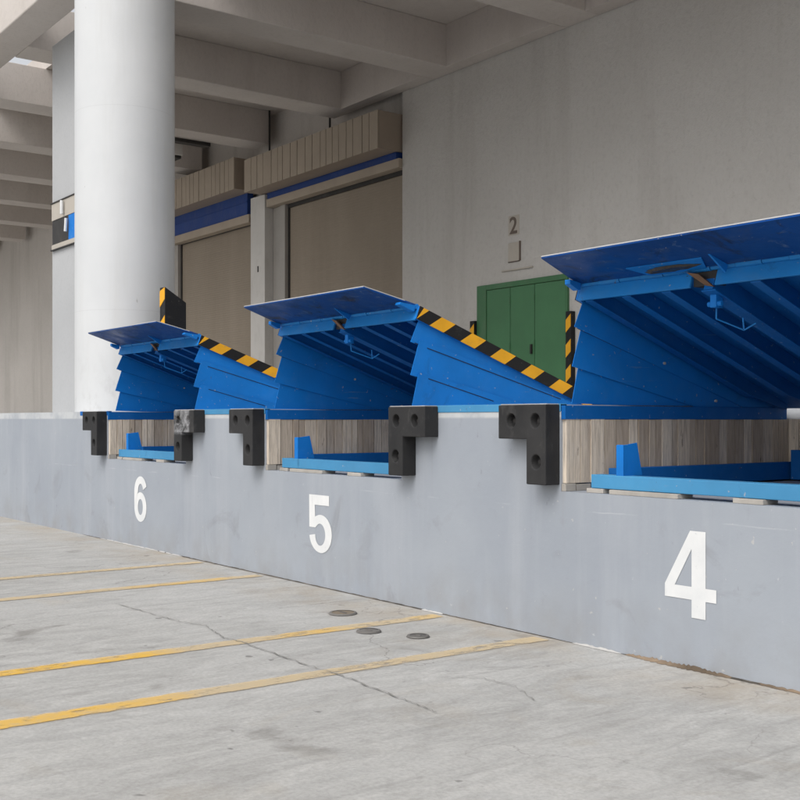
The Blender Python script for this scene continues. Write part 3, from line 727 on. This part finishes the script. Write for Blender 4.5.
# cable tray and light unit under the beams
t = thing('cable_tray', (-21.86, 5.6, 7.2), 'dark cable tray fixed below the concrete beam, beside the white column', 'cable tray')
m = MB(); m.box(-.10,.10,-2.2,.8,-.0,.072); m.build('tray', M['dark'], t)
t = thing('light_unit', (-22.85, 6, 7.05), 'small pale light unit hanging under the canopy beside the white column', 'lamp')
m = MB(); m.box(-.55,.33,-.12,.12,.06,.30); m.build('casing', M['pillar'], t, .01)
m = MB(); m.box(-.50,.28,-.10,.10,.0,.059); m.build('diffuser', M['dark'], t)
m = MB(); m.tube((-.3,0,.30),(-.3,0,.94), .012, 6); m.build('hanger', M['dark'], t)
m = MB(); m.tube((.1,0,.30),(.1,0,.94), .012, 6); m.build('hanger', M['dark'], t)
for x_, l_ in ((-21.04, 'thin black vertical pipe in the corner of the farther beam above the roller doors'), (-18.66, 'thin black vertical pipe beside the nearer beam above the roller doors')):
    m = MB(); m.tube((0,0,0),(0,0,1.0), .022, 8); o = m.build('wall_pipe', M['dark'], smooth=True); o.location = (x_, 7.44, 6.98)
    tag(o, l_, 'pipe', 'black pipes above the roller doors')

# ------------------------------------------------------------------ green folding door and its guards
gd = thing('green_door', (-13.155, YB, H), 'green folding metal door in the rough white wall', 'door')
X = -13.155
m = MB(); m.box(-14.2-X, -13.97-X, -.05, .0-.001, .003, 2.135); m.box(-13.969-X, -12.10-X, -.05, -.001, 2.05, 2.135); m.box(-12.15-X, -12.10-X, -.05, -.001, .003, 2.049)
m.build('door_frame', M['green_frame'], gd, .004)
for x0, x1 in ((-13.965,-13.40),(-13.388,-12.835),(-12.823,-12.155)):
    m = MB(); m.box(x0-X, x1-X, -.035, -.003, .01, 2.045); m.build('door_leaf', M['green'], gd, .004)
m = MB(); m.box(-12.90-X, -12.87-X, -.07, -.036, .95, 1.10); m.build('handle', M['dark'], gd)
for hx_ in (-13.394, -12.829):
    for hz_ in (.35, 1.05, 1.78):
        m = MB(); m.tube((hx_-X,-.044,hz_),(hx_-X,-.044,hz_+.11), .012, 8); m.build('hinge', M['green_frame'], gd)
def guard(name, x, y, ht, wd, dp, label, slope=0, group='striped guard posts on the dock'):
    t = thing(name, (x, y, H+.001), label, 'guard post', group)
    m = MB(); m.prism([(0,0),(dp,0),(dp,ht-slope),(0,ht)], 'x', 0, wd); m.build('post', M['black'], t, .003)
    st = MB(); z = -.1; k = 0
    while z < ht:
        z2 = z+.19; a0, a1, b0, b1 = z, z2, z+.09, z2+.09
        q = [(0.003, max(0,min(ht-.005,a0))), (wd-.003, max(0,min(ht-.005,b0))), (wd-.003, max(0,min(ht-.005,b1))), (0.003, max(0,min(ht-.005,a1)))]
        if k % 2 and (q[2][1]-q[1][1] > .001 or q[3][1]-q[0][1] > .001): st.prism(q, 'y', -.004, -.0005)
        z = z2; k += 1
    st.build('stripe', M['yellow'], t)
    return t
guard('guard_post', -12.24, .87, 1.46, .14, .27, 'tall striped guard with slanted black side, beside the white column', .17)
guard('guard_post', -12.08, YB-.10, 1.55, .11, .09, 'thin yellow and black striped guard at the right edge of the green door')
guard('guard_post', -14.32, YB-.10, 1.56, .11, .09, 'thin yellow and black striped guard at the left edge of the green door')

# number plate and switch box above the door
def cur_text(s, size, mat, name, parent, loc):
    cu = bpy.data.curves.new(name, 'FONT'); cu.body = s; cu.size = size; cu.extrude = .002; cu.offset = .006
    tmp = bpy.data.objects.new(name, cu); COL.objects.link(tmp); bpy.context.view_layer.update()
    me = bpy.data.meshes.new_from_object(tmp.evaluated_get(bpy.context.evaluated_depsgraph_get())); bpy.data.objects.remove(tmp)
    me.materials.clear(); me.materials.append(mat); o = bpy.data.objects.new(name, me); COL.objects.link(o)
    o.parent = parent; o.location = loc; o.rotation_euler = (math.radians(90), 0, 0); return o
t = thing('number_plate', (-13.34, YB, 4.28), 'small pale plate with a brown 2 above the green door', 'sign')
m = MB(); m.box(-.13,.13,-.006,-.001,-.0,.32); m.build('plate', M['plaque'], t, .003)
cur_text('2', .38, M['ink'], 'figure', t, (-.10,-.009,.03))
t = thing('wall_box', (-13.30, YB, 3.86), 'small pale box with dark right edge under the number plate', 'box')
m = MB(); m.box(-.16,.10,-.02,-.001,.0,.30); m.build('case', M['plaque'], t, .004)
m = MB(); m.box(.101,.125,-.024,-.001,-.0,.31); m.box(-.16,.10,-.024,-.001,-.012,-.001); m.build('shadow_trim', M['ink'], t)
t = thing('drip_strip', (-13.25, YB, 3.715), 'thin pale strip on the wall directly above the green door', 'strip')
m = MB(); m.box(-.36,.36,-.03,-.001,0,.022); m.build('strip', M['plaque'], t)
